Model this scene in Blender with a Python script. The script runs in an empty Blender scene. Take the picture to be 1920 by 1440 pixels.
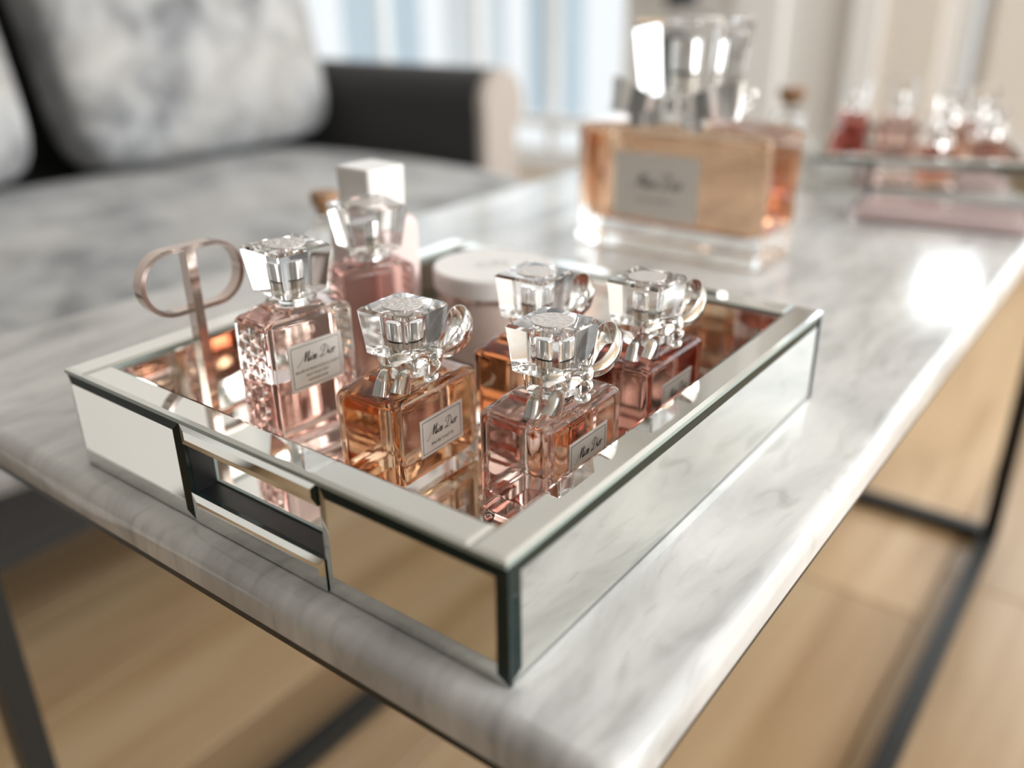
import bpy, bmesh, math, random
from mathutils import Vector, Matrix

random.seed(7)
scn = bpy.context.scene
COL = scn.collection
PI = math.pi

# ------------------------------------------------------------------ camera
cam_d = bpy.data.cameras.new('camera')
cam = bpy.data.objects.new('camera', cam_d)
COL.objects.link(cam)
RX = Vector((0.6010350533, -0.7991385559, -0.0115945329))
RY = Vector((-0.3353788783, -0.2390184398, -0.9112580279))
RZ = Vector((0.7254501173, 0.5515865788, -0.4116726532))
CP = Vector((-0.18904973, -0.14695272, 0.22772172))
m = Matrix.Identity(4)
for i in range(3):
    m[i][0] = RX[i]; m[i][1] = -RY[i]; m[i][2] = -RZ[i]; m[i][3] = CP[i]
cam.matrix_world = m
cam_d.sensor_width = 36.0
cam_d.lens = 1655.468 / 1920 * 36.0
cam_d.clip_start = 0.02
cam_d.dof.use_dof = True
cam_d.dof.focus_distance = 0.392
cam_d.dof.aperture_fstop = 2.9
scn.camera = cam

# ------------------------------------------------------------------ world, light, exposure
w = bpy.data.worlds.new('world'); scn.world = w
w.use_nodes = True
bg = w.node_tree.nodes['Background']
bg.inputs['Color'].default_value = (0.99, 0.995, 1.0, 1)
bg.inputs['Strength'].default_value = 1.0

def area(name, loc, target, sx, sy, power, col=(1, 1, 1)):
    d = bpy.data.lights.new(name, 'AREA'); d.shape = 'RECTANGLE'
    d.size = sx; d.size_y = sy; d.energy = power; d.color = col
    o = bpy.data.objects.new(name, d); COL.objects.link(o)
    o.location = loc
    o.rotation_euler = (Vector(target) - Vector(loc)).to_track_quat('-Z', 'Y').to_euler()
    return o
# daylight in the bay window and clerestory; right and band lamps are added, unseen
area('added_daylight_right', (1.3, -3.15, 0.9), (1.3, 0.0, 0.7), 2.5, 1.7, 122, (0.965, 0.985, 1.0))
area('window_daylight_far', (3.62, 2.9, 0.72), (0.6, 1.6, 0.4), 2.0, 1.9, 12, (0.95, 0.98, 1.0))
area('added_daylight_band', (3.60, -1.20, 1.03), (0.0, -0.6, 0.75), 2.9, 1.3, 42, (0.97, 0.985, 1.0))
area('window_daylight_clerestory', (3.43, 0.425, 0.865), (0, 0.425, 0.865), 0.30, 0.12, 2.6)

vs = scn.view_settings
vs.view_transform = 'Standard'; vs.look = 'None'; vs.exposure = 0.15; vs.gamma = 1.0
vs.use_curve_mapping = False
cy = scn.cycles
cy.max_bounces = 26; cy.transmission_bounces = 24; cy.glossy_bounces = 12; cy.diffuse_bounces = 4
cy.transparent_max_bounces = 12
cy.sample_clamp_indirect = 6.0
cy.caustics_reflective = True; cy.caustics_refractive = True
cy.blur_glossy = 0.3

# ------------------------------------------------------------------ materials
MATS = {}
def mat(name, col=(0.8, 0.8, 0.8), rough=0.5, metal=0.0, trans=0.0, ior=1.45, spec=0.5, coat=0.0, sheen=0.0):
    if name in MATS: return MATS[name]
    mt = bpy.data.materials.new(name); mt.use_nodes = True
    b = mt.node_tree.nodes['Principled BSDF']
    b.inputs['Base Color'].default_value = (*col, 1)
    b.inputs['Roughness'].default_value = rough
    b.inputs['Metallic'].default_value = metal
    b.inputs['Transmission Weight'].default_value = trans
    b.inputs['IOR'].default_value = ior
    b.inputs['Specular IOR Level'].default_value = spec
    b.inputs['Coat Weight'].default_value = coat
    b.inputs['Sheen Weight'].default_value = sheen
    MATS[name] = mt
    return mt
def glassmat(name, col, ior, rough=0.0):
    if name in MATS: return MATS[name]
    mt = bpy.data.materials.new(name); mt.use_nodes = True
    nt = mt.node_tree; nt.nodes.clear()
    o = nt.nodes.new('ShaderNodeOutputMaterial'); g = nt.nodes.new('ShaderNodeBsdfGlass')
    g.inputs['Color'].default_value = (*col, 1); g.inputs['IOR'].default_value = ior
    g.inputs['Roughness'].default_value = rough
    nt.links.new(g.outputs[0], o.inputs['Surface'])
    MATS[name] = mt
    return mt
def nd(nt, t, **kw):
    n = nt.nodes.new(t)
    for k, v in kw.items(): setattr(n, k, v)
    return n
def ramp(nt, stops):
    r = nt.nodes.new('ShaderNodeValToRGB')
    el = r.color_ramp.elements
    while len(el) < len(stops): el.new(0.5)
    for e, (p, c) in zip(el, stops): e.position = p; e.color = (*c, 1)
    return r
def mapped(nt, scale=(1, 1, 1), rot=(0, 0, 0), coord='Object'):
    tc = nt.nodes.new('ShaderNodeTexCoord'); mp = nt.nodes.new('ShaderNodeMapping')
    mp.inputs['Scale'].default_value = scale; mp.inputs['Rotation'].default_value = rot
    nt.links.new(tc.outputs[coord], mp.inputs['Vector'])
    return mp

def marble():
    mt = mat('marble', (0.74, 0.73, 0.70), 0.10, spec=0.5)
    nt = mt.node_tree; b = nt.nodes['Principled BSDF']
    mp = mapped(nt, (2.6, 9.5, 4), (0, 0, 1.02))
    n1 = nd(nt, 'ShaderNodeTexNoise'); n1.inputs['Scale'].default_value = 2.1; n1.inputs['Detail'].default_value = 9
    n1.inputs['Roughness'].default_value = 0.58; n1.inputs['Distortion'].default_value = 0.55
    nt.links.new(mp.outputs[0], n1.inputs['Vector'])
    r1 = ramp(nt, [(0.28, (0.36, 0.36, 0.35)), (0.43, (0.54, 0.54, 0.53)), (0.55, (0.665, 0.662, 0.645)), (0.7, (0.73, 0.727, 0.712))])
    nt.links.new(n1.outputs['Fac'], r1.inputs['Fac'])
    mp2 = mapped(nt, (9, 34, 12), (0, 0, 1.05))
    n2 = nd(nt, 'ShaderNodeTexNoise'); n2.inputs['Scale'].default_value = 2.2; n2.inputs['Detail'].default_value = 6
    n2.inputs['Distortion'].default_value = 1.2
    nt.links.new(mp2.outputs[0], n2.inputs['Vector'])
    r2 = ramp(nt, [(0.30, (0.72, 0.72, 0.71)), (0.46, (0.97, 0.97, 0.97)), (1, (1, 1, 1))])
    nt.links.new(n2.outputs['Fac'], r2.inputs['Fac'])
    mx = nd(nt, 'ShaderNodeMix', data_type='RGBA', blend_type='MULTIPLY'); mx.inputs['Factor'].default_value = 0.75
    nt.links.new(r1.outputs[0], mx.inputs[6]); nt.links.new(r2.outputs[0], mx.inputs[7])
    nt.links.new(mx.outputs[2], b.inputs['Base Color'])
    return mt
def oak():
    mt = mat('oak', (0.5, 0.34, 0.2), 0.30, spec=0.5)
    nt = mt.node_tree; b = nt.nodes['Principled BSDF']
    tc = nd(nt, 'ShaderNodeTexCoord'); oi = nd(nt, 'ShaderNodeObjectInfo')
    ad = nd(nt, 'ShaderNodeVectorMath', operation='MULTIPLY_ADD')
    cb = nd(nt, 'ShaderNodeCombineXYZ')
    for k in range(3): nt.links.new(oi.outputs['Random'], cb.inputs[k])
    ad.inputs[1].default_value = (31, 17, 9)
    nt.links.new(cb.outputs[0], ad.inputs[0]); nt.links.new(tc.outputs['Object'], ad.inputs[2])
    mp = nd(nt, 'ShaderNodeMapping'); mp.inputs['Scale'].default_value = (0.9, 9, 1)
    nt.links.new(ad.outputs[0], mp.inputs['Vector'])
    n1 = nd(nt, 'ShaderNodeTexNoise'); n1.inputs['Scale'].default_value = 1.6; n1.inputs['Detail'].default_value = 6
    n1.inputs['Distortion'].default_value = 0.5
    nt.links.new(mp.outputs[0], n1.inputs['Vector'])
    r1 = ramp(nt, [(0.25, (0.33, 0.205, 0.10)), (0.5, (0.47, 0.32, 0.18)), (0.75, (0.56, 0.41, 0.25))])
    nt.links.new(n1.outputs['Fac'], r1.inputs['Fac'])
    hs = nd(nt, 'ShaderNodeHueSaturation')
    mr = nd(nt, 'ShaderNodeMapRange'); mr.inputs[3].default_value = 0.80; mr.inputs[4].default_value = 1.15
    nt.links.new(oi.outputs['Random'], mr.inputs[0]); nt.links.new(mr.outputs[0], hs.inputs['Value'])
    nt.links.new(r1.outputs[0], hs.inputs['Color']); nt.links.new(hs.outputs[0], b.inputs['Base Color'])
    return mt
def velvet():
    mt = mat('crushed_velvet', (0.3, 0.3, 0.3), 0.75, sheen=0.25)
    nt = mt.node_tree; b = nt.nodes['Principled BSDF']
    mp = mapped(nt, (1, 1, 1), (0.3, 0.2, 0.4), 'Object')
    n1 = nd(nt, 'ShaderNodeTexNoise'); n1.inputs['Scale'].default_value = 9.5; n1.inputs['Detail'].default_value = 5
    n1.inputs['Roughness'].default_value = 0.6; n1.inputs['Distortion'].default_value = 0.5
    nt.links.new(mp.outputs[0], n1.inputs['Vector'])
    r1 = ramp(nt, [(0.30, (0.14, 0.141, 0.145)), (0.42, (0.27, 0.272, 0.275)), (0.51, (0.395, 0.396, 0.394)), (0.66, (0.52, 0.522, 0.52))])
    nt.links.new(n1.outputs['Fac'], r1.inputs['Fac'])
    n2 = nd(nt, 'ShaderNodeTexNoise'); n2.inputs['Scale'].default_value = 6; n2.inputs['Detail'].default_value = 2
    nt.links.new(mp.outputs[0], n2.inputs['Vector'])
    r2 = ramp(nt, [(0.36, (0.90, 0.94, 1.0)), (0.5, (1, 1, 1)), (0.64, (1.0, 0.93, 0.85))])
    nt.links.new(n2.outputs['Fac'], r2.inputs['Fac'])
    mx = nd(nt, 'ShaderNodeMix', data_type='RGBA', blend_type='MULTIPLY'); mx.inputs['Factor'].default_value = 0.45
    nt.links.new(r1.outputs[0], mx.inputs[6]); nt.links.new(r2.outputs[0], mx.inputs[7])
    nt.links.new(mx.outputs[2], b.inputs['Base Color'])
    return mt
def plaster(name, col):
    mt = mat(name, col, 0.7)
    nt = mt.node_tree; b = nt.nodes['Principled BSDF']
    n1 = nd(nt, 'ShaderNodeTexNoise'); n1.inputs['Scale'].default_value = 60
    bp = nd(nt, 'ShaderNodeBump'); bp.inputs['Strength'].default_value = 0.05
    nt.links.new(n1.outputs['Fac'], bp.inputs['Height']); nt.links.new(bp.outputs[0], b.inputs['Normal'])
    return mt
def wrinkled_cap_print():
    mt = mat('frosted_print', (0.66, 0.61, 0.575), 0.3, metal=0.35)
    nt = mt.node_tree; b = nt.nodes['Principled BSDF']
    n1 = nd(nt, 'ShaderNodeTexNoise'); n1.inputs['Scale'].default_value = 420; n1.inputs['Detail'].default_value = 3
    tc = nd(nt, 'ShaderNodeTexCoord'); nt.links.new(tc.outputs['Object'], n1.inputs['Vector'])
    bp = nd(nt, 'ShaderNodeBump'); bp.inputs['Strength'].default_value = 0.9; bp.inputs['Distance'].default_value = 0.0012
    nt.links.new(n1.outputs['Fac'], bp.inputs['Height']); nt.links.new(bp.outputs[0], b.inputs['Normal'])
    return mt

M_MARBLE = marble(); M_OAK = oak(); M_VELVET = velvet()
M_STEEL = mat('black_steel', (0.012, 0.013, 0.012), 0.35)
M_MIRROR = mat('mirror_silver', (0.80, 0.80, 0.765), 0.012, metal=1.0)
M_BEVEL = mat('mirror_bevel', (0.76, 0.775, 0.745), 0.03, metal=1.0)
M_EDGE_REFL = mat('glass_edge_dark_reflection', (0.008, 0.020, 0.018), 0.08, spec=0.35)  # plain glass edges, and the dark reflection painted onto the front bevels
M_PALEEDGE = mat('pale_glass_edge', (0.30, 0.36, 0.33), 0.15)
M_CORE = mat('black_tray_core', (0.008, 0.009, 0.009), 0.4)
M_GLASS = glassmat('clear_glass', (0.985, 0.985, 0.98), 1.48)
M_ACRYL = glassmat('clear_cap', (0.985, 0.985, 0.985), 1.47)
M_CAVITY = glassmat('cap_cavity_air', (1, 1, 1), 1 / 1.47)
M_CHROME = mat('silver_metal', (0.93, 0.925, 0.91), 0.12, metal=1.0)
M_PUMP = mat('pump_metal', (0.62, 0.59, 0.54), 0.12, metal=1.0)
M_DARKRING = mat('dark_ring', (0.03, 0.03, 0.03), 0.3)
M_PRINT = wrinkled_cap_print()
M_LABEL = mat('label_paper', (0.70, 0.655, 0.60), 0.45)
M_INK = mat('label_ink', (0.035, 0.03, 0.028), 0.5)
M_INK2 = mat('label_ink_soft', (0.13, 0.11, 0.10), 0.5)
M_ROSE = mat('rose_metal', (0.60, 0.50, 0.45), 0.14, metal=1.0)
M_WHITE = plaster('white_paint', (0.86, 0.855, 0.84))
M_BEIGE = plaster('beige_paint', (0.76, 0.71, 0.64))
M_GREIGE = plaster('greige_paint', (0.80, 0.785, 0.76))
M_DARKW = plaster('grey_paint', (0.18, 0.178, 0.172))
M_CHAR = mat('charcoal_velvet', (0.028, 0.027, 0.026), 0.8, sheen=0.15)
M_TAUPE = mat('taupe_fabric', (0.42, 0.37, 0.33), 0.8)
M_CREAM = mat('cream_plastic', (0.80, 0.775, 0.74), 0.35)
M_JARPINK = mat('blush_jar', (0.66, 0.53, 0.47), 0.25, coat=0.3)
M_LOTION = mat('blush_plastic', (0.76, 0.60, 0.56), 0.35)
M_WOODCAP = mat('wood_cap', (0.33, 0.18, 0.09), 0.5)
M_PALEPINK = mat('pale_pink', (0.80, 0.62, 0.60), 0.35)
M_BLUE = mat('outside_blue', (0.58, 0.68, 0.75), 0.7)
M_OUTW = mat('outside_white', (0.85, 0.87, 0.88), 0.7)
def liquid(name, col): return glassmat('liquid_' + name, col, 1.36 / 1.48)

# ------------------------------------------------------------------ mesh helpers
def link(name, me, mats, parent=None, loc=(0, 0, 0), rotz=0.0, sharp=32):
    if not isinstance(mats, (list, tuple)): mats = [mats]
    for mt in mats: me.materials.append(mt)
    for p in me.polygons: p.use_smooth = True
    me.set_sharp_from_angle(angle=math.radians(sharp))
    o = bpy.data.objects.new(name, me); COL.objects.link(o)
    o.location = loc; o.rotation_euler = (0, 0, rotz)
    if parent: o.parent = parent
    if sharp > 1 and len(me.polygons) > 6:
        wn = o.modifiers.new('weighted_normal', 'WEIGHTED_NORMAL'); wn.keep_sharp = True; wn.weight = 100
    return o
def mesh(name, v, f, mi=None):
    me = bpy.data.meshes.new(name); me.from_pydata([tuple(p) for p in v], [], f); me.update()
    bm = bmesh.new(); bm.from_mesh(me); bmesh.ops.recalc_face_normals(bm, faces=bm.faces); bm.to_mesh(me); bm.free()
    if mi:
        for p, k in zip(me.polygons, mi): p.material_index = k
    return me
class MB:
    def __init__(s): s.v = []; s.f = []; s.m = []
    def add(s, v, f, k=0):
        b = len(s.v); s.v += [tuple(p) for p in v]; s.f += [tuple(i + b for i in q) for q in f]; s.m += [k] * len(f)
    def box(s, x0, x1, y0, y1, z0, z1, k=0):
        s.add([(x0, y0, z0), (x1, y0, z0), (x1, y1, z0), (x0, y1, z0), (x0, y0, z1), (x1, y0, z1), (x1, y1, z1), (x0, y1, z1)],
              [(0, 3, 2, 1), (4, 5, 6, 7), (0, 1, 5, 4), (1, 2, 6, 5), (2, 3, 7, 6), (3, 0, 4, 7)], k)
    def build(s, name, mats, parent=None, loc=(0, 0, 0), rotz=0, sharp=32):
        return link(name, mesh(name, s.v, s.f, s.m), mats, parent, loc, rotz, sharp)
def rrect(hx, hy, r, n=5):
    r = max(min(r, hx - 1e-5, hy - 1e-5), 1e-5); pts = []
    for cx, cyy, a0 in ((hx - r, hy - r, 0), (-hx + r, hy - r, PI / 2), (-hx + r, -hy + r, PI), (hx - r, -hy + r, 1.5 * PI)):
        for i in range(n + 1):
            a = a0 + PI / 2 * i / n; pts.append((cx + r * math.cos(a), cyy + r * math.sin(a)))
    return pts
def loft(rings, n=5):
    """rings: (z, hx, hy, r) rounded rectangles, closed at both ends"""
    v = []; f = []
    for z, hx, hy, r in rings: v += [(x, y, z) for x, y in rrect(hx, hy, r, n)]
    k = 4 * (n + 1)
    for i in range(len(rings) - 1):
        for j in range(k):
            a = i * k + j; b = i * k + (j + 1) % k; f.append((a, b, b + k, a + k))
    f.append(tuple(range(k - 1, -1, -1))); f.append(tuple((len(rings) - 1) * k + j for j in range(k)))
    return v, f
def lathe(prof, n=32):
    v = []; f = []
    for r, z in prof:
        v += [(r * math.cos(2 * PI * j / n), r * math.sin(2 * PI * j / n), z) for j in range(n)]
    for i in range(len(prof) - 1):
        for j in range(n):
            a = i * n + j; b = i * n + (j + 1) % n; f.append((a, b, b + n, a + n))
    f.append(tuple(range(n - 1, -1, -1))); f.append(tuple((len(prof) - 1) * n + j for j in range(n)))
    return v, f
def rbox(hx, hy, hz, r, seg=4):
    """box centred on origin with rounded edges everywhere"""
    bm = bmesh.new(); bmesh.ops.create_cube(bm, size=1)
    for q in bm.verts: q.co = Vector((q.co.x * 2 * hx, q.co.y * 2 * hy, q.co.z * 2 * hz))
    bmesh.ops.bevel(bm, geom=list(bm.edges), offset=r, segments=seg, profile=0.5, affect='EDGES')
    me = bpy.data.meshes.new('rbox'); bm.to_mesh(me); bm.free(); return me
def crom(pts, k=6, closed=False):
    out = []; n = len(pts); P = [Vector(p) for p in pts]
    rng = range(n) if closed else range(n - 1)
    for i in rng:
        if closed: a, b, c, d = P[(i - 1) % n], P[i], P[(i + 1) % n], P[(i + 2) % n]
        else: a, b, c, d = P[max(i - 1, 0)], P[i], P[i + 1], P[min(i + 2, n - 1)]
        for j in range(k):
            t = j / k
            out.append(0.5 * ((2 * b) + (c - a) * t + (2 * a - 5 * b + 4 * c - d) * t * t + (3 * b - a - 3 * c + d) * t ** 3))
    if not closed: out.append(P[-1])
    return out
def ribbon(mb, pts, wid, wdir, th, closed=False, k=0):
    """strip with thickness along pts; wid / wdir may be lists"""
    n = len(pts)
    for i in range(n):
        p = Vector(pts[i])
        a = Vector(pts[(i + 1) % n if closed else min(i + 1, n - 1)]); b = Vector(pts[(i - 1) % n if closed else max(i - 1, 0)])
        t = (a - b).normalized(); wd = Vector(wdir[i] if isinstance(wdir, list) else wdir)
        wd = (wd - t * wd.dot(t)).normalized(); nn = t.cross(wd).normalized()
        ww = (wid[i] if isinstance(wid, list) else wid) / 2
        q = [p + wd * ww + nn * th / 2, p + wd * ww - nn * th / 2, p - wd * ww - nn * th / 2, p - wd * ww + nn * th / 2]
        if i == 0: base = len(mb.v)
        mb.v += [tuple(x) for x in q]
    segs = n if closed else n - 1
    for i in range(segs):
        a = base + 4 * i; b = base + 4 * ((i + 1) % n)
        for j in range(4):
            mb.f.append((a + j, a + (j + 1) % 4, b + (j + 1) % 4, b + j)); mb.m.append(k)
    if not closed:
        mb.f.append((base + 3, base + 2, base + 1, base)); mb.m.append(k)
        e = base + 4 * (n - 1); mb.f.append((e, e + 1, e + 2, e + 3)); mb.m.append(k)
def cupped(mb, pts, wid, wdir, th, cup=.18, k=5):
    """ribbon with a curved cross-section"""
    n = len(pts); base = len(mb.v)
    for i in range(n):
        p = Vector(pts[i]); t = (Vector(pts[min(i + 1, n - 1)]) - Vector(pts[max(i - 1, 0)])).normalized()
        wd = Vector(wdir); wd = (wd - t * wd.dot(t)).normalized(); nn = t.cross(wd).normalized(); ww = wid[i] / 2
        row = []
        for side in (1, -1):
            for j in range(k):
                u = -1 + 2 * j / (k - 1); u *= side
                row.append(p + wd * ww * u + nn * (cup * ww * 2 * (1 - u * u) + side * th / 2))
        mb.v += [tuple(q) for q in row]
    m_ = 2 * k
    for i in range(n - 1):
        for j in range(m_):
            a = base + i * m_ + j; b = base + i * m_ + (j + 1) % m_; mb.f.append((a, b, b + m_, a + m_)); mb.m.append(0)
    mb.f.append(tuple(base + j for j in range(m_ - 1, -1, -1))); mb.m.append(0)
    e = base + (n - 1) * m_; mb.f.append(tuple(e + j for j in range(m_))); mb.m.append(0)
def thing(name, label, cat, loc=(0, 0, 0), rotz=0.0, group=None):
    o = bpy.data.objects.new(name, None); COL.objects.link(o); o.empty_display_size = 0.02
    o.location = loc; o.rotation_euler = (0, 0, rotz); tag(o, label, cat, group); return o
def tag(o, label, cat, group=None):
    o['label'] = label; o['category'] = cat
    if group: o['group'] = group
    return o
def struct(o, label=None):
    o['kind'] = 'structure'
    if label: o['label'] = label
    return o
def text_mesh(body, size, align='CENTER', shear=0.0):
    c = bpy.data.curves.new('txt', 'FONT'); c.body = body; c.size = size; c.align_x = align; c.align_y = 'CENTER'; c.shear = shear
    c.resolution_u = 3; c.extrude = 0.00002
    o = bpy.data.objects.new('txt', c); COL.objects.link(o)
    dg = bpy.context.evaluated_depsgraph_get()
    me = bpy.data.meshes.new_from_object(o.evaluated_get(dg))
    bpy.data.objects.remove(o); bpy.data.curves.remove(c)
    return me

# handwritten script "Miss Dior": strokes (points, weight)
SCRIPT = [
    ([(-.95, -.22), (-.85, -.30), (-.68, -.22), (-.35, .12), (0, .55), (.36, 1.0)], .035),
    ([(.36, 1.0), (.27, .6), (.13, .05)], .15), ([(.13, .05), (.42, .5), (.75, 1.02)], .045),
    ([(.75, 1.02), (.66, .6), (.55, .12), (.64, .0), (.82, .16)], .14),
    ([(.82, .16), (1.0, .43), (.92, .10), (1.02, .02), (1.18, .2)], .08), ([(1.10, .66), (1.13, .72)], .09),
    ([(1.18, .18), (1.40, .48), (1.44, .22), (1.33, .0), (1.20, .06)], .09), ([(1.33, .0), (1.55, .22), (1.70, .48), (1.74, .22), (1.63, .0), (1.50, .06)], .09),
    ([(1.63, .0), (1.80, .08), (1.9, .2)], .035),
    ([(2.95, 1.02), (2.80, .55), (2.55, .06), (2.32, -.06), (2.22, .08), (2.45, .12), (2.75, -.03), (3.1, .12), (3.32, .52), (3.2, .98), (2.8, 1.14), (2.40, .92), (2.36, .66), (2.5, .6)], .06),
    ([(2.95, 1.02), (2.80, .55), (2.55, .06)], .10),
    ([(3.32, .16), (3.52, .43), (3.44, .10), (3.54, .02), (3.68, .16)], .08), ([(3.60, .66), (3.63, .72)], .09),
    ([(3.92, .42), (3.74, .34), (3.72, .08), (3.86, .0), (3.99, .18), (3.96, .38), (3.88, .42), (4.08, .40)], .075),
    ([(4.08, .40), (4.20, .50), (4.14, .2), (4.10, .0)], .085), ([(4.14, .2), (4.26, .44), (4.42, .46), (4.46, .38)], .07)]
def script_mesh(width):
    """flat ink strokes in the XY plane, centred, total width given"""
    s = width / 5.45; mb = MB()
    for pts, wt in SCRIPT:
        P = crom([((x - 1.75 + 0.12 * y) * s, (y - 0.4) * s * 1.15, 0) for x, y in pts], 5)
        for i in range(len(P) - 1):
            a, b = P[i], P[i + 1]; d = (b - a)
            if d.length < 1e-9: continue
            d.normalize(); nrm = Vector((-d.y, d.x, 0)) * wt * s * 0.62
            a2 = a - d * wt * s * .12; b2 = b + d * wt * s * .12
            mb.add([a2 + nrm, a2 - nrm, b2 - nrm, b2 + nrm], [(0, 1, 2, 3)])
    me = bpy.data.meshes.new('script'); me.from_pydata(mb.v, [], mb.f); me.update(); return me
def place_flat(me, name, matl, parent, M):
    me.transform(M); return link(name, me, matl, parent)
def label_plate(parent, w_, h_, M, lines, script_w, script_y, line_y, size, border=True, lh=1.5):
    """paper label in local XY (facing +Z) moved by matrix M"""
    mb = MB(); mb.box(-w_ / 2, w_ / 2, -h_ / 2, h_ / 2, 0, 0.0003)
    me = mesh('label', mb.v, mb.f); me.transform(M)
    lab = link('label', me, M_LABEL, parent); lab['label'] = 'cream paper label with black script lettering'
    if border:
        mb = MB(); t = 0.00028; i_ = w_ * 0.045; a, b = w_ / 2 - i_, h_ / 2 - i_
        for q in ((-a, a, b - t, b), (-a, a, -b, -b + t), (-a, -a + t, -b, b), (a - t, a, -b, b)):
            mb.box(*q, 0.0003, 0.00036)
        me = mesh('border', mb.v, mb.f); me.transform(M); link('border', me, M_INK, lab)
    place_flat(script_mesh(script_w), 'script_lettering', M_INK, lab, M @ Matrix.Translation((0, script_y, 0.00038)))
    for k, ln in enumerate(lines):
        place_flat(text_mesh(ln, size), 'small_lettering', M_INK2, lab, M @ Matrix.Translation((0, line_y - k * size * lh, 0.00040)))
    return lab

# ------------------------------------------------------------------ the room
ZF = -0.58
X0, X1, Y0, Y1 = -2.3, 3.3, -3.0, 2.6
fl = MB(); fl.box(X0, X1, Y0, Y1, ZF - 0.06, ZF - 0.016)
floor = struct(fl.build('floor', mat('subfloor', (0.12, 0.08, 0.05), 0.8)), 'light oak plank floor')
PWID, PLEN = 0.20, 1.75
def plank_mesh(L, W):
    me = rbox(L / 2 - 0.0008, W / 2 - 0.0008, 0.008, 0.0015, 1); me.materials.append(M_OAK); return me
pm = {}
row = 0; y = Y0
while y < Y1 - 1e-6:
    W = min(PWID, Y1 - y); x = X0 - random.uniform(0, 1.2)
    while x < X1:
        a = max(x, X0); b = min(x + PLEN, X1); x += PLEN
        if b - a < 0.06: continue
        key = (round(b - a, 3), round(W, 3))
        if key not in pm: pm[key] = plank_mesh(b - a, W)
        o = bpy.data.objects.new('plank', pm[key]); COL.objects.link(o); o.parent = floor
        o.location = ((a + b) / 2, y + W / 2, ZF - 0.008)
    y += W; row += 1

ZT = 1.95
def wall(name, boxes, m_, label):
    mb = MB()
    for b in boxes: mb.box(*b)
    return struct(mb.build(name, m_), label)
# far wall: windows behind the sofa arm, door, narrow window slit, clerestory
XW = X1
WY0, WY1, WZ0 = 1.86, 2.6, -0.54
wall('wall_far', [(XW, XW + .12, Y0, -2.7, ZF, ZT), (XW, XW + .12, -2.7, .25, ZF, .36), (XW, XW + .12, -2.7, .25, 1.72, ZT),
                  (XW, XW + .12, .25, .33, ZF, ZT), (XW, XW + .12, .33, .62, ZF, -.30), (XW, XW + .12, .33, .49, -.30, .70), (XW, XW + .12, .585, .62, -.30, .70),
                  (XW, XW + .12, .33, .62, .70, .72), (XW, XW + .12, .33, .62, .99, ZT), (XW, XW + .12, .62, WY0, ZF, ZT)], M_GREIGE, 'pale greige wall behind the table')
wall('wall_window', [(XW, XW + .12, WY0, 4.3, ZF, WZ0), (XW, XW + .12, WY0, 4.3, 1.75, ZT), (XW, XW + .12, 3.98, 4.3, WZ0, 1.75)], M_WHITE, 'white wall under the tall window')
wall('wall_left', [(X0, 1.62, Y1, Y1 + .12, ZF, ZT)], M_GREIGE, 'pale wall behind the sofa')
wall('wall_return', [(1.62, 1.74, Y1, 4.3, ZF, ZT), (1.62, XW + .12, 4.3, 4.42, ZF, ZT)], M_WHITE, 'white wall of the window bay')
fb = MB(); fb.box(1.62, X1, Y1, 4.3, ZF - .06, ZF); struct(fb.build('floor_bay', mat('bay_floor', (.62, .58, .52), .3)), 'pale floor of the window bay')
wall('wall_back', [(X0 - .12, X0, Y0, Y1, ZF, ZT)], M_DARKW, 'grey wall behind the camera')
wall('wall_right', [(X0, 0.0, Y0 - .12, Y0, ZF, ZT), (2.6, X1, Y0 - .12, Y0, ZF, ZT), (0, 2.6, Y0 - .12, Y0, ZF, -.05), (0, 2.6, Y0 - .12, Y0, 1.85, ZT)], M_WHITE, 'white wall with a wide window opening added for daylight')  # unseen opening added to carry the right-hand lamp
wall('ceiling', [(X0, X1, Y0, Y1, ZT, ZT + .1), (1.62, X1, Y1, 4.3, ZT, ZT + .1)], M_WHITE, 'white ceiling')
# window bay in the far wall
def window(name, yy0, yy1, z0, z1, mull, label):
    mb = MB(); t = .035
    mb.box(XW + .02, XW + .09, yy0, yy1, z0, z0 + t * 1.6); mb.box(XW + .02, XW + .09, yy0, yy1, z1 - t, z1)
    mb.box(XW + .02, XW + .09, yy0, yy0 + t, z0, z1); mb.box(XW + .02, XW + .09, yy1 - t, yy1, z0, z1)
    root = struct(mb.build(name, M_WHITE), label)
    for q in mull:
        g = MB(); g.box(XW + .025, XW + .085, q - t / 2, q + t / 2, z0, z1); g.build('mullion', M_WHITE, root)
    ed = [yy0] + list(mull) + [yy1]
    for a, b in zip(ed[:-1], ed[1:]):
        g = MB(); g.box(XW + .055, XW + .059, a + .012, b - .012, z0 + .01, z1 - .01); g.build('pane', M_PANE, root)
    return root
M_PANE = bpy.data.materials.new('thin_pane'); M_PANE.use_nodes = True
nt = M_PANE.node_tree; nt.nodes.clear()
o_ = nd(nt, 'ShaderNodeOutputMaterial'); tr = nd(nt, 'ShaderNodeBsdfTransparent'); gl = nd(nt, 'ShaderNodeBsdfGlossy'); mxs = nd(nt, 'ShaderNodeMixShader')
tr.inputs[0].default_value = (.95, .97, .98, 1); gl.inputs['Roughness'].default_value = 0.02; mxs.inputs[0].default_value = 0.06
nt.links.new(tr.outputs[0], mxs.inputs[1]); nt.links.new(gl.outputs[0], mxs.inputs[2]); nt.links.new(mxs.outputs[0], o_.inputs[0])
window('window_1', WY0, 3.98, WZ0, 1.75, (2.28, 2.72, 3.35), 'tall white framed window behind the sofa arm')
window('window_2', .49, .585, -.30, .70, (), 'narrow bright window slit in the far wall')
window('window_4_added', -2.7, .25, .36, 1.72, (-1.7, -.7), 'added unseen window band high in the far wall, for daylight')  # unseen window, added to house the band lamp
window('window_3', .33, .62, .72, .99, (), 'small high window in the far wall')
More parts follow.
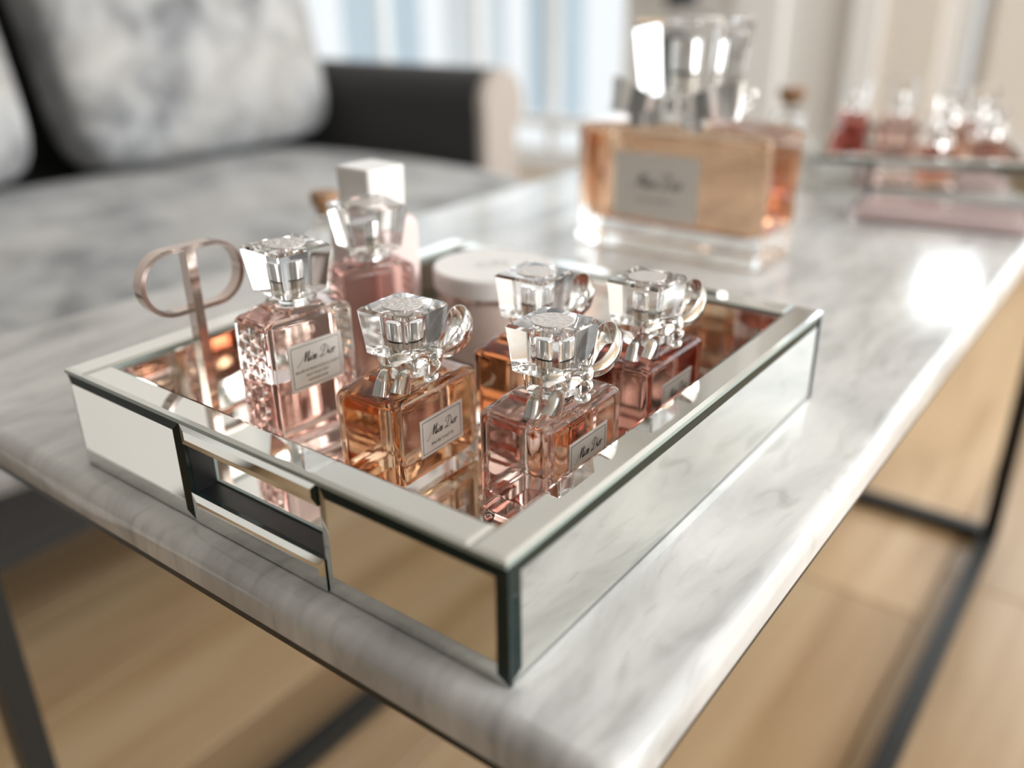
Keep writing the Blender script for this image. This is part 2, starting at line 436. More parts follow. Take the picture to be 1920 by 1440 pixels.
sb = MB(); sb.box(XW - .04, XW + .02, WY0, 3.98, -.365, -.325); struct(sb.build('trim_1', M_WHITE), 'white transom rail across the window')
# white pilaster trims and door
for k, (a, b, mm) in enumerate(((1.19, 1.385, M_WHITE), (.83, .93, M_WHITE))):
    q = MB(); q.box(XW - .05, XW, a, b, ZF, ZT); struct(q.build('trim_%d' % (k + 2), mm), 'white vertical door casing')
d = MB(); d.box(XW - .03, XW, .63, .83, ZF, 1.2); dr = struct(d.build('door_1', M_BEIGE), 'beige door panel')
d = MB(); d.box(XW - .03, XW, -.9, .47, ZF, .34); struct(d.build('door_2', M_BEIGE), 'wide beige sliding door')
d = MB(); d.box(XW - .03, XW, 1.39, WY0, ZF, 1.6); dr3 = struct(d.build('door_3', M_GREIGE), 'greige door beside the window')
v, f = lathe([(.001, 0), (.028, 0), (.032, .012), (.03, .03), (.012, .04), (.001, .042)], 20)
me = mesh('knob', v, f); me.transform(Matrix.Translation((XW - .03, 1.47, .085)) @ Matrix.Rotation(-PI / 2, 4, 'Y')); link('door_knob', me, M_PUMP, dr3)
# buildings outside the bay window
for k, (yy, wd, hh, mm, lab) in enumerate(((4.6, .5, 1.2, M_BLUE, 'pale blue outside pillar seen through the window, left'), (3.75, .30, 1.2, M_OUTW, 'white outside pillar seen through the window'), (3.12, .22, 1.2, M_BLUE, 'slim pale blue outside pillar seen through the window, right'))):
    v, f = loft([(ZF, wd / 2, .15, .02), (hh + .5, wd / 2, .15, .02), (hh + .52, wd / 2 + .04, .19, .02), (hh + .6, wd / 2 + .04, .19, .02)])
    tag(link('outside_pillar', mesh('p', v, f), mm, None, (4.6, yy, 0)), lab, 'pillar')

# ------------------------------------------------------------------ marble coffee table
TX0, TX1, TY0, TY1 = -0.0145, 1.26, -0.051, 0.518
tb = thing('coffee_table', 'white veined marble coffee table on a thin black steel frame', 'table', ((TX0 + TX1) / 2, (TY0 + TY1) / 2, ZF))
cx, cyy = tb.location.x, tb.location.y
hx, hy = (TX1 - TX0) / 2, (TY1 - TY0) / 2
zt = -ZF
R_ = [(zt - .0195, hx - .0012, hy - .0012, .004), (zt - .0185, hx, hy, .005), (zt - .009, hx, hy, .006)]
for i in range(1, 7):
    a = PI / 2 * i / 6; R_.append((zt - .009 + .009 * math.sin(a), hx - .009 * (1 - math.cos(a)), hy - .009 * (1 - math.cos(a)), .006))
v, f = loft(R_, 4)
link('marble_top', mesh('marble_top', v, f), M_MARBLE, tb, sharp=60)
def bar(name, x0, x1, y0, y1, z0, z1, parent=tb):
    q = MB(); q.box(x0 - cx, x1 - cx, y0 - cyy, y1 - cyy, z0 - ZF, z1 - ZF); return q.build(name, M_STEEL, parent)
T = .022
bar('top_rail', TX0 + .001, TX1 - .001, TY0 + .001, TY0 + T, -.0235, -.0195); bar('top_rail', TX0 + .001, TX1 - .001, TY1 - T, TY1 - .001, -.0235, -.0195)
bar('top_rail', TX0 + .001, TX0 + T, TY0 + T, TY1 - T, -.0235, -.0195); bar('top_rail', TX1 - T, TX1 - .001, TY0 + T, TY1 - T, -.0235, -.0195)
LX0, LX1, LY0, LY1 = TX0 + .002, 1.20, TY0 + .002, .505
for a in (LX0, LX1 - T):
    for b in (LY0, LY1 - T): bar('leg', a, a + T, b, b + T, ZF, -.0235)
bar('floor_bar', LX0 + T, LX1 - T, LY0, LY0 + T, ZF, ZF + T); bar('floor_bar', LX0 + T, LX1 - T, LY1 - T, LY1, ZF, ZF + T)
bar('floor_bar', LX1 - T, LX1, LY0 + T, LY1 - T, ZF, ZF + T)

# ------------------------------------------------------------------ mirrored trays
def bevel_panel(name, parent, P0, U, V, N, lu, lv, bw=0.005, th=0.003, dark=(), drop=0.0011, side=None):
    """bevelled mirror plate: origin P0 at the back plane, spans U*lu, V*lv, faces N.
    dark: sides ('u0','u1','v0','v1') whose bevel has a dark reflection painted in"""
    P0, U, V, N = map(Vector, (P0, U, V, N))
    bu = min(bw, lu * .3); bv = min(bw, lv * .3); g = 0.0002
    def pt(u, v_, n): return P0 + U * u + V * v_ + N * n
    e0 = th - drop
    vs_ = [pt(g, g, 0), pt(lu - g, g, 0), pt(lu - g, lv - g, 0), pt(g, lv - g, 0),
           pt(g, g, e0), pt(lu - g, g, e0), pt(lu - g, lv - g, e0), pt(g, lv - g, e0),
           pt(bu, bv, th), pt(lu - bu, bv, th), pt(lu - bu, lv - bv, th), pt(bu, lv - bv, th)]
    fs = [(0, 3, 2, 1), (0, 1, 5, 4), (1, 2, 6, 5), (2, 3, 7, 6), (3, 0, 4, 7), (8, 9, 10, 11),
          (4, 5, 9, 8), (5, 6, 10, 9), (6, 7, 11, 10), (7, 4, 8, 11)]
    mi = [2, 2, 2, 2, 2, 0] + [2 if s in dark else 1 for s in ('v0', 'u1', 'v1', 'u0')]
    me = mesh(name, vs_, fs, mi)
    return link(name, me, [M_MIRROR, M_BEVEL, side or M_EDGE_REFL], parent, sharp=1)
def tray(label, loc, rotz, a, b, h, s0, s1, zs0, zs1, wr=0.0168):
    t = thing('mirrored_tray', label, 'tray', loc, rotz)
    th = 0.003; z1 = h - th; fz = 0.006
    # black core: base plate and walls (walls along X solid, walls along Y with a handle slot)
    mb = MB()
    mb.box(th, a - th, th, b - th, 0.0004, fz - .002)
    for y0, y1 in ((th, wr - .002), (b - wr + .002, b - th)): mb.box(th, a - th, y0, y1, fz - .002, z1 - .0002)
    for x0, x1 in ((th, wr - .002), (a - wr + .002, a - th)):
        mb.box(x0, x1, wr - .002, s0, fz - .002, z1 - .0002); mb.box(x0, x1, s1, b - wr + .002, fz - .002, z1 - .0002)
        mb.box(x0, x1, s0, s1, fz - .002, zs0 - .001); mb.box(x0, x1, s0, s1, zs1 + .001, z1 - .0002)
    mb.build('core', M_CORE, t)
    ex, ey, ez = (1, 0, 0), (0, 1, 0), (0, 0, 1)
    # outer faces
    for xx, N, sx in ((th, (-1, 0, 0), 0), (a - th, (1, 0, 0), 1)):
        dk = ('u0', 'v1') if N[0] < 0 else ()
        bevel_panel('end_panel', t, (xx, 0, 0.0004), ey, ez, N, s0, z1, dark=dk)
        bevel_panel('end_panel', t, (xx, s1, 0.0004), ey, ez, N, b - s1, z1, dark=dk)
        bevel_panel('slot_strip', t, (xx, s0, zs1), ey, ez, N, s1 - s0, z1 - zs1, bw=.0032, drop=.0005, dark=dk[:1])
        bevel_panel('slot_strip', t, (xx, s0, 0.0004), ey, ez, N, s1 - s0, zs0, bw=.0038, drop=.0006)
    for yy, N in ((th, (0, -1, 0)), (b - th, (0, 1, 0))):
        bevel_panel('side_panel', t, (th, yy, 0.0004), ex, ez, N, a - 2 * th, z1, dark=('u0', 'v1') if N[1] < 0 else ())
    # rim strips
    for yy in (0, b - wr):
        bevel_panel('rim_strip', t, (0, yy, z1), ex, ey, ez, a, wr, bw=.0022, drop=.0009, side=M_PALEEDGE)
    for xx in (0, a - wr):
        bevel_panel('rim_strip', t, (xx, wr, z1), ex, ey, ez, wr, b - 2 * wr, bw=.0022, drop=.0009, side=M_PALEEDGE)
    # inner faces
    q = .002
    for yy, N in ((wr - q, (0, 1, 0)), (b - wr + q, (0, -1, 0))):
        bevel_panel('inner_panel', t, (wr, yy, fz), ex, ez, N, a - 2 * wr, z1 - fz, bw=.002, th=q, drop=.0004, side=M_PALEEDGE)
    for xx, N in ((wr - q, (1, 0, 0)), (a - wr + q, (-1, 0, 0))):
        for yy, ll, za, zb in ((wr, s0 - wr, fz, z1), (s1, b - wr - s1, fz, z1), (s0, s1 - s0, fz, zs0), (s0, s1 - s0, zs1, z1)):
            bevel_panel('inner_panel', t, (xx, yy, za), ey, ez, N, ll, zb - za, bw=.002, th=q, drop=.0004, side=M_PALEEDGE)
    bevel_panel('floor_mirror', t, (wr - .002, wr - .002, fz - .002), ex, ey, ez, a - 2 * wr + .004, b - 2 * wr + .004, bw=.002, th=.002, drop=.0004)
    return t
A_, B_, H_ = 0.3015, 0.280, 0.055
tray('large mirror glass tray full of perfume bottles in the foreground', (0, 0, 0.0002), 0, A_, B_, H_, .0936, .1838, .016, .0415)
FZ = 0.0064

# ------------------------------------------------------------------ perfume bottles
def bow(parent, z0, s=1.0, y=-.0140):
    root_mb = MB()
    kx, kz = .002, z0 + .0125 * s
    def P(x, yy, z): return (kx + x * s, y * s + yy * s, kz + z * s)
    o = None
    # knot
    v, f = lathe([(.0005, -.0042), (.0026, -.0038), (.0034, -.0018), (.0036, .0), (.0034, .0018), (.0026, .0038), (.0005, .0042)], 16)
    me = mesh('bow', v, f); me.transform(Matrix.Translation(P(0, -.001, 0)) @ Matrix.Rotation(.25, 4, 'Y') @ Matrix.Scale(s, 4)); knot = link('bow', me, M_CHROME, parent)
    knot['label'] = 'silver metal bow around the neck'
    mb = MB()      # right loop, standing up
    pts = crom([P(.001, 0, 0), P(.007, -.0045, .0020), (P(.0145, -.0060, .0065)), P(.0210, -.0035, .0105), P(.0222, .001, .0112), P(.019, .004, .0090), P(.011, .003, .0035), P(.001, .001, 0)], 5)
    n = len(pts); wid = [(.0032 + .0085 * math.sin(PI * i / (n - 1)) ** .8) * s for i in range(n)]
    cupped(mb, pts, wid, (-.35, 0, 1), .0006 * s, .12); mb.build('loop', M_CHROME, knot, sharp=50)
    # left side: ribbon tails that run out from the knot and drop, plus a small curl
    for c_, w0, w1, wd in (([(-.001, 0, .001), (-.008, -.003, .0045), (-.0165, 0, .0055), (-.0225, .004, .0030), (-.0245, .006, -.003), (-.0268, .0065, -.0105)], .0032, .0072, (.7, -.35, .7)),
                           ([(-.001, -.001, 0), (-.007, -.005, .0030), (-.0135, -.0035, .0032), (-.0180, -.0005, -.0015), (-.0208, .001, -.0098)], .0032, .0098, (.75, -.3, .65)),
                           ([(-.001, -.001, -.001), (-.004, -.0062, -.0022), (-.008, -.0070, -.0052), (-.0092, -.004, -.0062), (-.006, -.0015, -.0030)], .0026, .0040, (.6, 0, 1))):
        mb = MB(); pts = crom([P(*q_) for q_ in c_], 5); n = len(pts)
        wid = [(w0 + (w1 - w0) * (i / (n - 1)) ** 1.2) * s for i in range(n)]
        cupped(mb, pts, wid, wd, .0006 * s); mb.build('tail', M_CHROME, knot, sharp=50)
    mb = MB()      # band round the neck
    pts = [(math.cos(2 * PI * i / 32) * .0122 * s, math.sin(2 * PI * i / 32) * .0122 * s, kz - .001 * s) for i in range(32)]
    ribbon(mb, pts, .0035 * s, (0, 0, 1), .0006 * s, closed=True); mb.build('neck_band', M_CHROME, knot, sharp=50)
def cap(parent, z0, s0, s1, hh, r=.0008, pump=(.0046, .0175)):
    """square flared clear cap with bevelled top; z0 bottom"""
    c = .0016 * (s1 / .0145)
    v, f = loft([(z0, s0 - c, s0 - c, r), (z0 + c * .7, s0, s0, r * 2), (z0 + hh - c * .7, s1, s1, r * 2), (z0 + hh, s1 - c * .8, s1 - c * .8, r)], 3)
    cp = link('cap', mesh('cap', v, f), M_ACRYL, parent, sharp=20); cp['label'] = 'clear square flared cap'
    pr_, ph = pump
    v, f = lathe([(pr_ * .9, z0 + .0003), (pr_ * .95, z0 + ph * .44), (pr_ * .86, z0 + ph * .45)], 28); link('ferrule', mesh('fer', v, f), M_PUMP, cp)
    v, f = lathe([(pr_ * .97, z0 + ph * .452), (pr_ * .97, z0 + ph * .485)], 28); link('ring', mesh('rg', v, f), M_DARKRING, cp)
    v, f = lathe([(pr_ * .92, z0 + ph * .487), (pr_ * .92, z0 + ph * .96), (pr_ * .84, z0 + ph)], 28); link('spray_button', mesh('btn', v, f), M_CHROME, cp)
    v, f = lathe([(s1 * .62, z0 + hh + .00005), (s1 * .62, z0 + hh + .0005), (s1 * .56, z0 + hh + .0007), (s1 * .3, z0 + hh + .0005)], 32)
    link('cap_medallion', mesh('med', v, f), M_PRINT, cp, sharp=50)
    return cp
def bottle(label, loc, rotz, liq, w_, d_, hb, htot, fill=1.0, capsz=(.0132, .0152), with_bow=True, lines=('EAU DE TOILETTE',), lab=(.031, .0195), laby=.57, emboss=False, group=None, neck=.0128, labface=True, wall=.0024, base=.0085, name='perfume_bottle', bowscale=1.0):
    t = thing(name, label, 'bottle', loc, rotz, group)
    X, Y = w_ / 2, d_ / 2; k = min(d_ / .0395, 1.3)
    pf = min(.0145, Y * .78)
    v, f = loft([(0, X - .0022, Y - .0022, .003), (.0006, X - .001, Y - .001, .0038), (.002, X, Y, .004), (hb - .0042, X, Y, .004),
                 (hb - .0022, X - .0004, Y - .0004, .004), (hb - .0008, X - .0016, Y - .0016, .004), (hb, X - .0040, Y - .0040, .004), (hb + .0009, pf + .0035, pf + .0025, .004),
                 (hb + .0012, pf + .001, pf + .001, .0035), (hb + .0026, pf, pf, .0035), (hb + .0032, pf - .001, pf - .001, .003)], 6)
    body = link('glass_body', mesh('glass_body', v, f), M_GLASS, t, sharp=28)
    zl = base + (hb - base - .0028) * fill
    rr = .0045
    rings = [(base, X - wall - .003, Y - wall - .003, rr), (base + .0012, X - wall - .0008, Y - wall - .0008, rr), (base + .003, X - wall, Y - wall, rr)]
    if fill > .95: rings += [(zl - .004, X - wall, Y - wall, rr), (zl - .001, X - wall - .0012, Y - wall - .0012, rr), (zl, X - wall - .0035, Y - wall - .0035, rr)]
    else: rings += [(zl - .0003, X - wall, Y - wall, rr), (zl, X - wall - .0003, Y - wall - .0003, rr)]
    v, f = loft(rings, 6)
    link('perfume', mesh('perfume', v, f), liq, t, sharp=28)
    if emboss:           # raised hounds-tooth relief on the narrow sides and towards the edges of the wide ones
        for sx in (-1, 1):
            mb = MB(); st = .0052; nz = int((hb - .012) / st); ny = int((d_ - .006) / st)
            for i in range(nz):
                for j in range(ny):
                    zz = .006 + (i + .5) * st; yy = -ny * st / 2 + (j + .5) * st; e = st * .47
                    sg = .0013; x_ = sx * X
                    pts = [(x_ - sx * .0002, yy - e, zz - e), (x_ - sx * .0002, yy + e, zz - e), (x_ - sx * .0002, yy + e, zz + e), (x_ - sx * .0002, yy - e, zz + e), (x_ + sx * sg, yy + e * (.3 if (i + j) % 2 else -.3), zz + e * .2)]
                    mb.add(pts, [(0, 1, 4), (1, 2, 4), (2, 3, 4), (3, 0, 4), (0, 3, 2, 1)])
            q = mb.build('embossed_side', M_GLASS, t); q['kind'] = 'stuff'
    # neck
    nr = .0122 if d_ > .029 and w_ > .043 else .0095
    v, f = lathe([(nr * .93, hb + .0034), (nr, hb + .0048), (nr * 1.02, hb + neck * .62), (nr * .96, hb + neck - .0012), (nr * .8, hb + neck - .0004)], 36)
    link('neck_collar', mesh('neck', v, f), M_GLASS, t)
    v, f = lathe([(.0044, hb + .0040), (.0044, hb + neck - .001)], 24); link('neck_tube', mesh('tube', v, f), M_CHROME, t)
    cap(t, hb + neck, capsz[0], capsz[1], htot - hb - neck)
    if with_bow: bow(t, hb, bowscale * 1.08)
    if labface:
        M = Matrix.Translation((0.0, -Y - .0001, hb * laby)) @ Matrix.Rotation(PI / 2, 4, 'X')
        n = len(lines)
        label_plate(t, lab[0], lab[1], M, lines, lab[0] * .74, lab[1] * (.08 if n == 1 else .17), -lab[1] * (.24 if n == 1 else .10), lab[1] * (.105 if n == 1 else .072), lh=1.6)
    return t
L_AMBER = liquid('amber', (0.93, 0.79, 0.665)); L_MAUVE = liquid('mauve', (0.945, 0.865, 0.84)); L_RED = liquid('red', (0.83, 0.58, 0.52))
L_ORANGE = liquid('orange', (0.87, 0.66, 0.52)); L_PINK = liquid('pink', (0.965, 0.835, 0.81)); L_GIANT = liquid('giant_amber', (0.91, 0.745, 0.61))
W5, D5, HB5, HT5 = .060, .0395, .0520, .0880
bottle('amber perfume bottle with silver bow, second from the front in the tray', (.0875, .1260, FZ), math.radians(2), L_AMBER, W5, D5, HB5, HT5)
bottle('pale mauve perfume bottle with silver bow nearest the tray corner', (.1095, .0575, FZ), 0, L_MAUVE, W5, D5, HB5, HT5, lines=('BLOOMING BOUQUET',))
bottle('dark red perfume bottle with bow near the right tray rim', (.1885, .0545, FZ), 0, L_RED, W5, D5, HB5, HT5, lines=('EAU DE PARFUM',))
bottle('deep orange perfume bottle with bow, between the mauve bottle and round jar', (.1640, .1060, FZ), math.radians(2), L_ORANGE, W5, D5, HB5, HT5, lines=('EAU DE PARFUM',))
BM = ('BRUME SOYEUSE POUR LE CORPS', 'SILKY BODY MIST', 'VAPORISATEUR')
bottle('half empty pink embossed mist bottle beside the metal emblem', (.0790, .1945, FZ), math.radians(-4), L_PINK, .053, .0300, .0755, .1080, fill=.56, capsz=(.0132, .0160), with_bow=False, lines=BM, lab=(.0325, .0245), laby=.66, emboss=True, neck=.0085)
bottle('full pink embossed mist bottle behind the half empty one', (.1555, .2165, FZ), math.radians(-21), L_PINK, .044, .0300, .0765, .1110, fill=1.0, capsz=(.0142, .0176), with_bow=False, lines=BM, lab=(.026, .020), laby=.60, emboss=True, neck=.0085)

# round jar
j = thing('cream_jar', 'round blush cream jar with off-white lid in the tray', 'jar', (.2400, .1935, FZ))
v, f = lathe([(.030, 0), (.0335, .001), (.035, .004), (.036, .040), (.0345, .0435)], 56); link('jar_body', mesh('jb', v, f), M_JARPINK, j)
mb = MB(); pts = [(math.cos(2 * PI * i / 64) * .0365, math.sin(2 * PI * i / 64) * .0365, .0445 + .0006 * math.sin(24 * PI * i / 64)) for i in range(64)]
ribbon(mb, pts, .0022, (0, 0, 1), .0012, closed=True); mb.build('silver_ring', M_ROSE, j)
v, f = lathe([(.0365, .0458), (.0382, .0464), (.0384, .0572), (.0376, .0585), (.036, .0588), (.0352, .0584)], 64); lid = link('lid', mesh('lid', v, f), M_CREAM, j)
me = text_mesh('CD', .016); me.transform(Matrix.Translation((0, 0, .0586)) @ Matrix.Rotation(-.6, 4, 'Z')); link('lid_emblem', me, mat('emblem_grey', (.62, .60, .57), .5), lid)

# blush lotion bottle with white cube cap
lo = thing('lotion_bottle', 'blush pink lotion bottle with tall white square cap', 'bottle', (.1870, .2440, FZ), math.radians(-4))
v, f = loft([(0, .021, .0165, .003), (.0015, .0222, .0178, .004), (.088, .0222, .0178, .005), (.0925, .0205, .016, .006), (.0935, .017, .014, .006)], 6); link('body', mesh('lb', v, f), M_LOTION, lo)
v, f = loft([(.0936, .0136, .0136, .002), (.0940, .0142, .0142, .0025), (.1235, .0150, .0150, .0025), (.1246, .0140, .0140, .002)], 5); link('cap', mesh('lc', v, f), M_CREAM, lo)

# metal emblem on a stem
em = thing('metal_emblem', 'rose silver oval ring emblem on a flat metal stem', 'ornament', (.0601, .2495, FZ), math.radians(-3))
zc = .0925 - FZ; rz, hxr = .0162, .0120
pts = []
for i in range(17): a = -PI / 2 + PI * i / 16; pts.append((hxr + rz * math.cos(a), 0, zc + rz * math.sin(a)))
for i in range(17): a = PI / 2 + PI * i / 16; pts.append((-hxr + rz * math.cos(a), 0, zc + rz * math.sin(a)))
mb = MB(); ribbon(mb, pts, .0075, (0, 1, 0), .0024, closed=True); mb.build('oval_ring', M_ROSE, em, sharp=40)
mb = MB(); mb.box(-.0026, .0026, -.0036, .0036, .0014, zc + rz + .0002); mb.build('stem', M_ROSE, em)
v, f = loft([(0, .006, .006, .001), (.0010, .006, .006, .001), (.0014, .0055, .0055, .001)], 3); link('foot', mesh('ft', v, f), M_ROSE, em)

# small clear bottle with wooden cap behind the tray
def wood_bottle(label, loc, s=1.0, h=1.0):
    t = thing('diffuser_bottle', label, 'bottle', loc)
    def L(p): return lathe([(r * s, z * h) for r, z in p], 32)
    v, f = L([(.013, 0), (.0145, .001), (.015, .045), (.0125, .053), (.008, .056), (.008, .062), (.006, .0625)]); link('glass_body', mesh('wb', v, f), M_GLASS, t)
    v, f = L([(.0125, .004), (.0125, .03), (.012, .031)]); link('fragrance_oil', mesh('wl', v, f), liquid('pale', (.95, .92, .86)), t)
    v, f = L([(.0070, .0628), (.0072, .066), (.0108, .0705), (.0112, .0785), (.0104, .080)]); link('wood_cap', mesh('wc', v, f), M_WOODCAP, t)
    return t
wood_bottle('small clear bottle with brown wooden cap behind the foreground tray', (.281, .396, .0002), 1.0)

# ------------------------------------------------------------------ giant display bottle
G = thing('display_perfume_bottle', 'giant amber display perfume bottle standing on the marble', 'bottle', (.5555, .2175, .0002), 0)
gx, gy, gh = .0395, .0930, .1125
v, f = loft([(0, gx - .004, gy - .004, .006), (.0015, gx - .001, gy - .001, .007), (.004, gx, gy, .007), (gh - .005, gx, gy, .006), (gh - .002, gx - .001, gy - .001, .006), (gh, gx - .005, gy - .005, .006), (gh + .004, .034, .036, .006), (gh + .008, .033, .034, .006)], 6)
link('glass_body', mesh('gb', v, f), M_GLASS, G, sharp=28)
v, f = loft([(.026, gx - .012, gy - .014, .006), (.029, gx - .0075, gy - .009, .006), (gh - .010, gx - .006, gy - .007, .006), (gh - .006, gx - .009, gy - .010, .006)], 6)
link('perfume', mesh('gl', v, f), L_GIANT, G, sharp=28)
v, f = lathe([(.026, gh + .0085), (.028, gh + .010), (.028, gh + .020), (.024, gh + .0225)], 40); link('neck_collar', mesh('gn', v, f), M_GLASS, G)
cap(G, gh + .023, .0325, .0385, .065, pump=(.014, .050))
M = Matrix.Translation((-gx - .0002, .009, .062)) @ Matrix.Rotation(-PI / 2, 4, 'Z') @ Matrix.Rotation(PI / 2, 4, 'X')
label_plate(G, .084, .058, M, ('EAU DE PARFUM',), .055, .004, -.012, .005, border=False)
mb = MB()
kn = MB(); v, f = lathe([(.002, -.012), (.009, -.010), (.012, 0), (.009, .010), (.002, .012)], 16)
me = mesh('bow', v, f); me.transform(Matrix.Translation((-.033, 0, gh + .016))); gb = link('bow', me, M_CHROME, G); gb['label'] = 'jewelled silver bow around the neck'
for sg in (-1, 1):
    mb = MB(); c_ = [(-.033, .002 * sg, gh + .016), (-.040, .025 * sg, gh + .020), (-.038, .050 * sg, gh + .026), (-.030, .060 * sg, gh + .026), (-.024, .050 * sg, gh + .022), (-.026, .02 * sg, gh + .016)]
    pts = crom(c_, 6); n = len(pts); ribbon(mb, pts, [.010 + .020 * math.sin(PI * i / (n - 1)) for i in range(n)], (0, 0, 1), .002); mb.build('loop', M_CHROME, gb, sharp=50)
    mb = MB(); pts = crom([(-.034, .004 * sg, gh + .012), (-.042, .02 * sg, gh + .008), (-.044, .035 * sg, gh + .006)], 6); ribbon(mb, pts, .012, (0, .3, 1), .002); mb.build('tail', M_CHROME, gb, sharp=50)
random.seed(3)
bd = bmesh.new(); bmesh.ops.create_icosphere(bd, subdivisions=1, radius=.0042); bme = bpy.data.meshes.new('crystal'); bd.to_mesh(bme); bd.free(); bme.materials.append(M_CHROME)
for i in range(46):
    a = 2 * PI * i / 46 * 2; zz = gh + .010 + .012 * (i % 3) * .5
    o = bpy.data.objects.new('crystal', bme); COL.objects.link(o); o.parent = gb
    rr_ = .036 + random.uniform(0, .006)
    o.location = (rr_ * math.cos(a) * .95, rr_ * math.sin(a) * (1.0 + .5 * random.random()), zz + random.uniform(-.003, .010)); o.scale = [random.uniform(.6, 1.2)] * 3

# ------------------------------------------------------------------ far end of the table
t2o = (.915, -.028); t2r = math.radians(17)
tray('smaller mirror glass tray at the far end of the marble table', (t2o[0], t2o[1], .0002), t2r, .31, .238, .046, .085, .170, .013, .035)
def t2(lx, ly): return (t2o[0] + lx * math.cos(t2r) - ly * math.sin(t2r), t2o[1] + lx * math.sin(t2r) + ly * math.cos(t2r), FZ)
GRP = 'perfume bottles in the far tray'
def inv(x, y):
    dx, dy = x - t2o[0], y - t2o[1]
    return dx * math.cos(t2r) + dy * math.sin(t2r), -dx * math.sin(t2r) + dy * math.cos(t2r)
L_CLEAR = liquid('clear_pink', (.97, .86, .85))
far = [('rosy pink bottle leftmost in the far tray', (.195, .200), 0.2, liquid('rose', (.86, .55, .52)), .040, .030, .055, .088, False),
       ('tall clear bottle with a faint pink tint in the far tray', (.155, .145), 0.1, L_CLEAR, .046, .034, .058, .096, False),
       ('red amber bottle with bow at the front of the far tray', (.080, .105), 0.0, L_RED, .044, .032, .036, .066, True),
       ('peach bottle in the back row of the far tray', (.205, .085), -.2, L_AMBER, .044, .032, .046, .076, True),
       ('coral pink bottle at the right end of the far tray', (.130, .045), .1, L_MAUVE, .042, .032, .042, .072, True),
       ('clear bottle in the right back corner of the far tray', (.235, .045), .1, L_CLEAR, .042, .032, .046, .080, False)]
for lab_, (lx, ly), rz_, lq, ww, dd, hb_, ht_, bw_ in far:
    bottle(lab_, t2(lx, ly), t2r + rz_, lq, ww * 1.12, dd * 1.12, hb_ * 1.15, ht_ * 1.18, capsz=(.0125, .0150), with_bow=bw_, labface=False, neck=.010, bowscale=.8, group=GRP)
wood_bottle('clear bottle with brown wooden cap behind the giant amber bottle', (1.045, .306, .0002), 1.7, 1.2)
# flat pink palette in a clear case
pc = thing('makeup_palette', 'long flat pale pink palette in a clear case on the marble', 'palette', (.792, .045, .0002), math.radians(8))
v, f = loft([(0, .034, .082, .003), (.001, .035, .083, .003), (.013, .035, .083, .003), (.014, .034, .082, .003)], 4); link('clear_case', mesh('pc', v, f), M_ACRYL, pc)
v, f = loft([(.002, .030, .078, .002), (.0095, .030, .078, .002), (.010, .0295, .0775, .002)], 4); link('pink_insert', mesh('pi', v, f), M_PALEPINK, pc)

# ------------------------------------------------------------------ sofa
sf = thing('sofa', 'charcoal two-seat sofa with crushed grey velvet seat and rolled arms', 'sofa', (.65, 1.3, ZF))
def sp(name, hx_, hy_, hz_, r, loc, m_, seg=4):
    me = rbox(hx_, hy_, hz_, r, seg); o = link(name, me, m_, sf, (loc[0] - .65, loc[1] - 1.3, loc[2] - ZF), sharp=70); return o
sp('base', .80, .40, .07, .02, (.65, 1.36, -.40), M_CHAR)
def cushion_mesh(hx_, hy_, hz_, r, puff, nx=14, ny=14):
    bm = bmesh.new(); bmesh.ops.create_cube(bm, size=2); bmesh.ops.subdivide_edges(bm, edges=list(bm.edges), cuts=nx, use_grid_fill=True)
    for q in bm.verts:
        x, y_, z = q.co; 
        # superellipse rounding
        p = 7.0; L = (abs(x) ** p + abs(y_) ** p + abs(z) ** p) ** (1 / p); x, y_, z = x / L, y_ / L, z / L
        b = (1 - x * x) * (1 - y_ * y_); z *= 1 + puff * b
        q.co = Vector((x * hx_, y_ * hy_, z * hz_ + .004 * math.sin(9 * x + 5 * y_) * hz_ * 4))
    me = bpy.data.meshes.new('cushion'); bm.to_mesh(me); bm.free(); return me
me = cushion_mesh(.655, .43, .105, .05, .10); link('seat_cushion', me, M_VELVET, sf, (0, 1.25 - 1.3, -.215 - ZF), sharp=80)
sp('front_rail', .80, .02, .05, .015, (.65, .93, -.37), M_CHAR)
sp('back', .84, .10, .50, .06, (.65, 1.93, .03), M_CHAR)
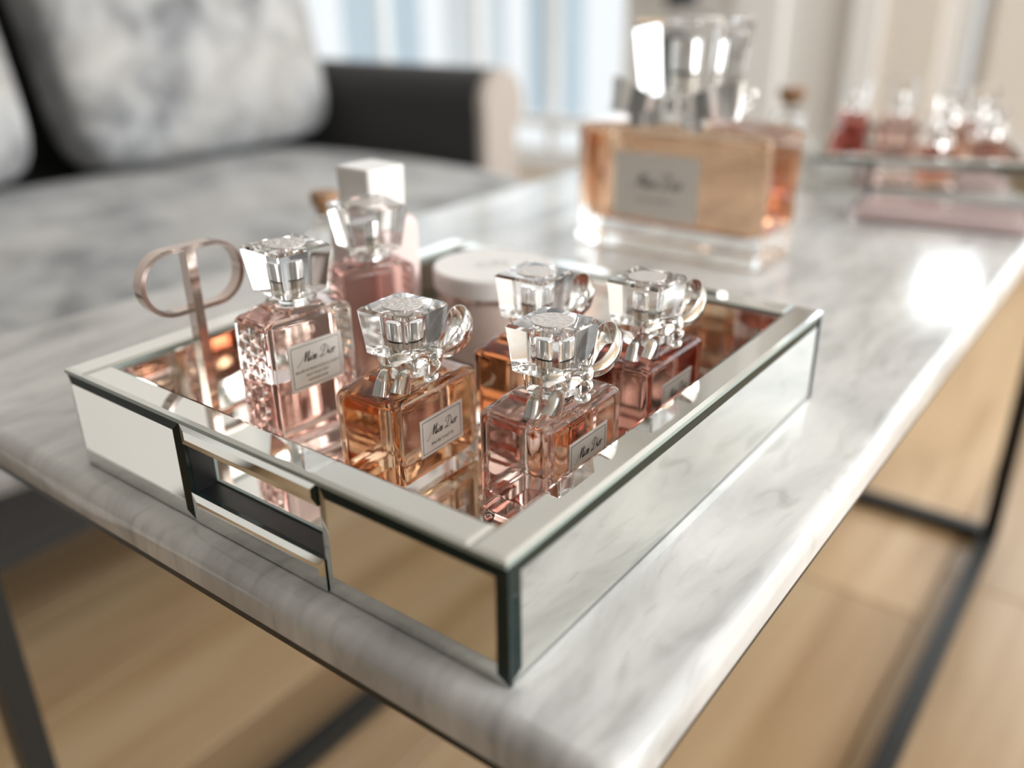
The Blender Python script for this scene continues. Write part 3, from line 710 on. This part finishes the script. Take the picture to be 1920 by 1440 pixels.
for sx, xa in ((1, 1.30), (-1, 0.0)):
    # rolled arm: slab plus scroll, extruded along Y
    prof = [(0, -.36), (0, -.02)]
    for i in range(13):
        a = PI * 1.12 - (PI * 1.42) * i / 12; prof.append((.068 + .072 * math.cos(a), .0 + .070 * math.sin(a)))
    prof += [(.125, -.36)]
    vv = []; ff = []; n = len(prof); ys = (1.07, 1.80)
    for yy in ys: vv += [(xa + sx * px_ - .65, yy - 1.3, pz - ZF) for px_, pz in prof]
    for i in range(n): ff.append((i, (i + 1) % n, n + (i + 1) % n, n + i))
    ff.append(tuple(range(n))); ff.append(tuple(range(2 * n - 1, n - 1, -1)))
    am = link('arm', mesh('arm', vv, ff), M_CHAR, sf, sharp=40)
    cxp, czp = .068, -.10
    vv = []; ff = []
    for yy, sc in ((1.07, 1.0), (1.055, 1.0), (1.047, .93)): vv += [(xa + sx * (cxp + (px_ - cxp) * sc) - .65, yy - 1.3, czp + (pz - czp) * sc - ZF) for px_, pz in prof]
    for k_ in range(2):
        for i in range(n): ff.append((k_ * n + i, k_ * n + (i + 1) % n, k_ * n + n + (i + 1) % n, k_ * n + n + i))
    ff.append(tuple(range(n))); ff.append(tuple(range(3 * n - 1, 2 * n - 1, -1)))
    link('arm_front', mesh('af', vv, ff), M_TAUPE, am, sharp=30)
for a in (-.08, 1.38):
    for b in (1.0, 1.8):
        v, f = lathe([(.018, ZF), (.03, -.47)], 16); link('foot', mesh('foot', v, f), M_STEEL, sf, (a - .65, b - 1.3, -ZF))
for lab_, xx, rz_ in (('crushed grey velvet back cushion beside the right sofa arm', .982, .0), ('crushed grey velvet back cushion at the left of the sofa', .30, 0)):
    me = cushion_mesh(.308 if xx > .5 else .29, .27, .085, .05, .55)
    o = link('back_cushion', me, M_VELVET, None, (xx, 1.615, .165), sharp=80)
    o.rotation_euler = (math.radians(76), 0, rz_)
    tag(o, lab_, 'cushion', 'loose back cushions on the sofa')
me = rbox(.34, .36, .15, .035, 4)
ps = thing('pouf', 'low white square pouf at the left end of the sofa', 'pouf', (-.66, 1.42, ZF))
link('cushion', me, mat('white_leather', (.86, .87, .87), .5), ps, (0, 0, .175), sharp=60)
v, f = loft([(0, .30, .32, .02), (.025, .30, .32, .02)], 3); link('plinth', mesh('pl', v, f), M_STEEL, ps)
# black wall lamp low on the greige door side
wl = thing('wall_lamp', 'black wall lamp at the top edge above the giant bottle', 'lamp', (XW - .035, 1.565, .12))
v, f = lathe([(.058, .02), (.062, .022), (.050, .24), (.046, .242)], 28); link('shade', mesh('ws', v, f), M_STEEL, wl, (-.09, 0, 0))
q = MB(); q.box(-.09, 0.002, -.008, .008, .14, .156); q.build('bracket', M_STEEL, wl)
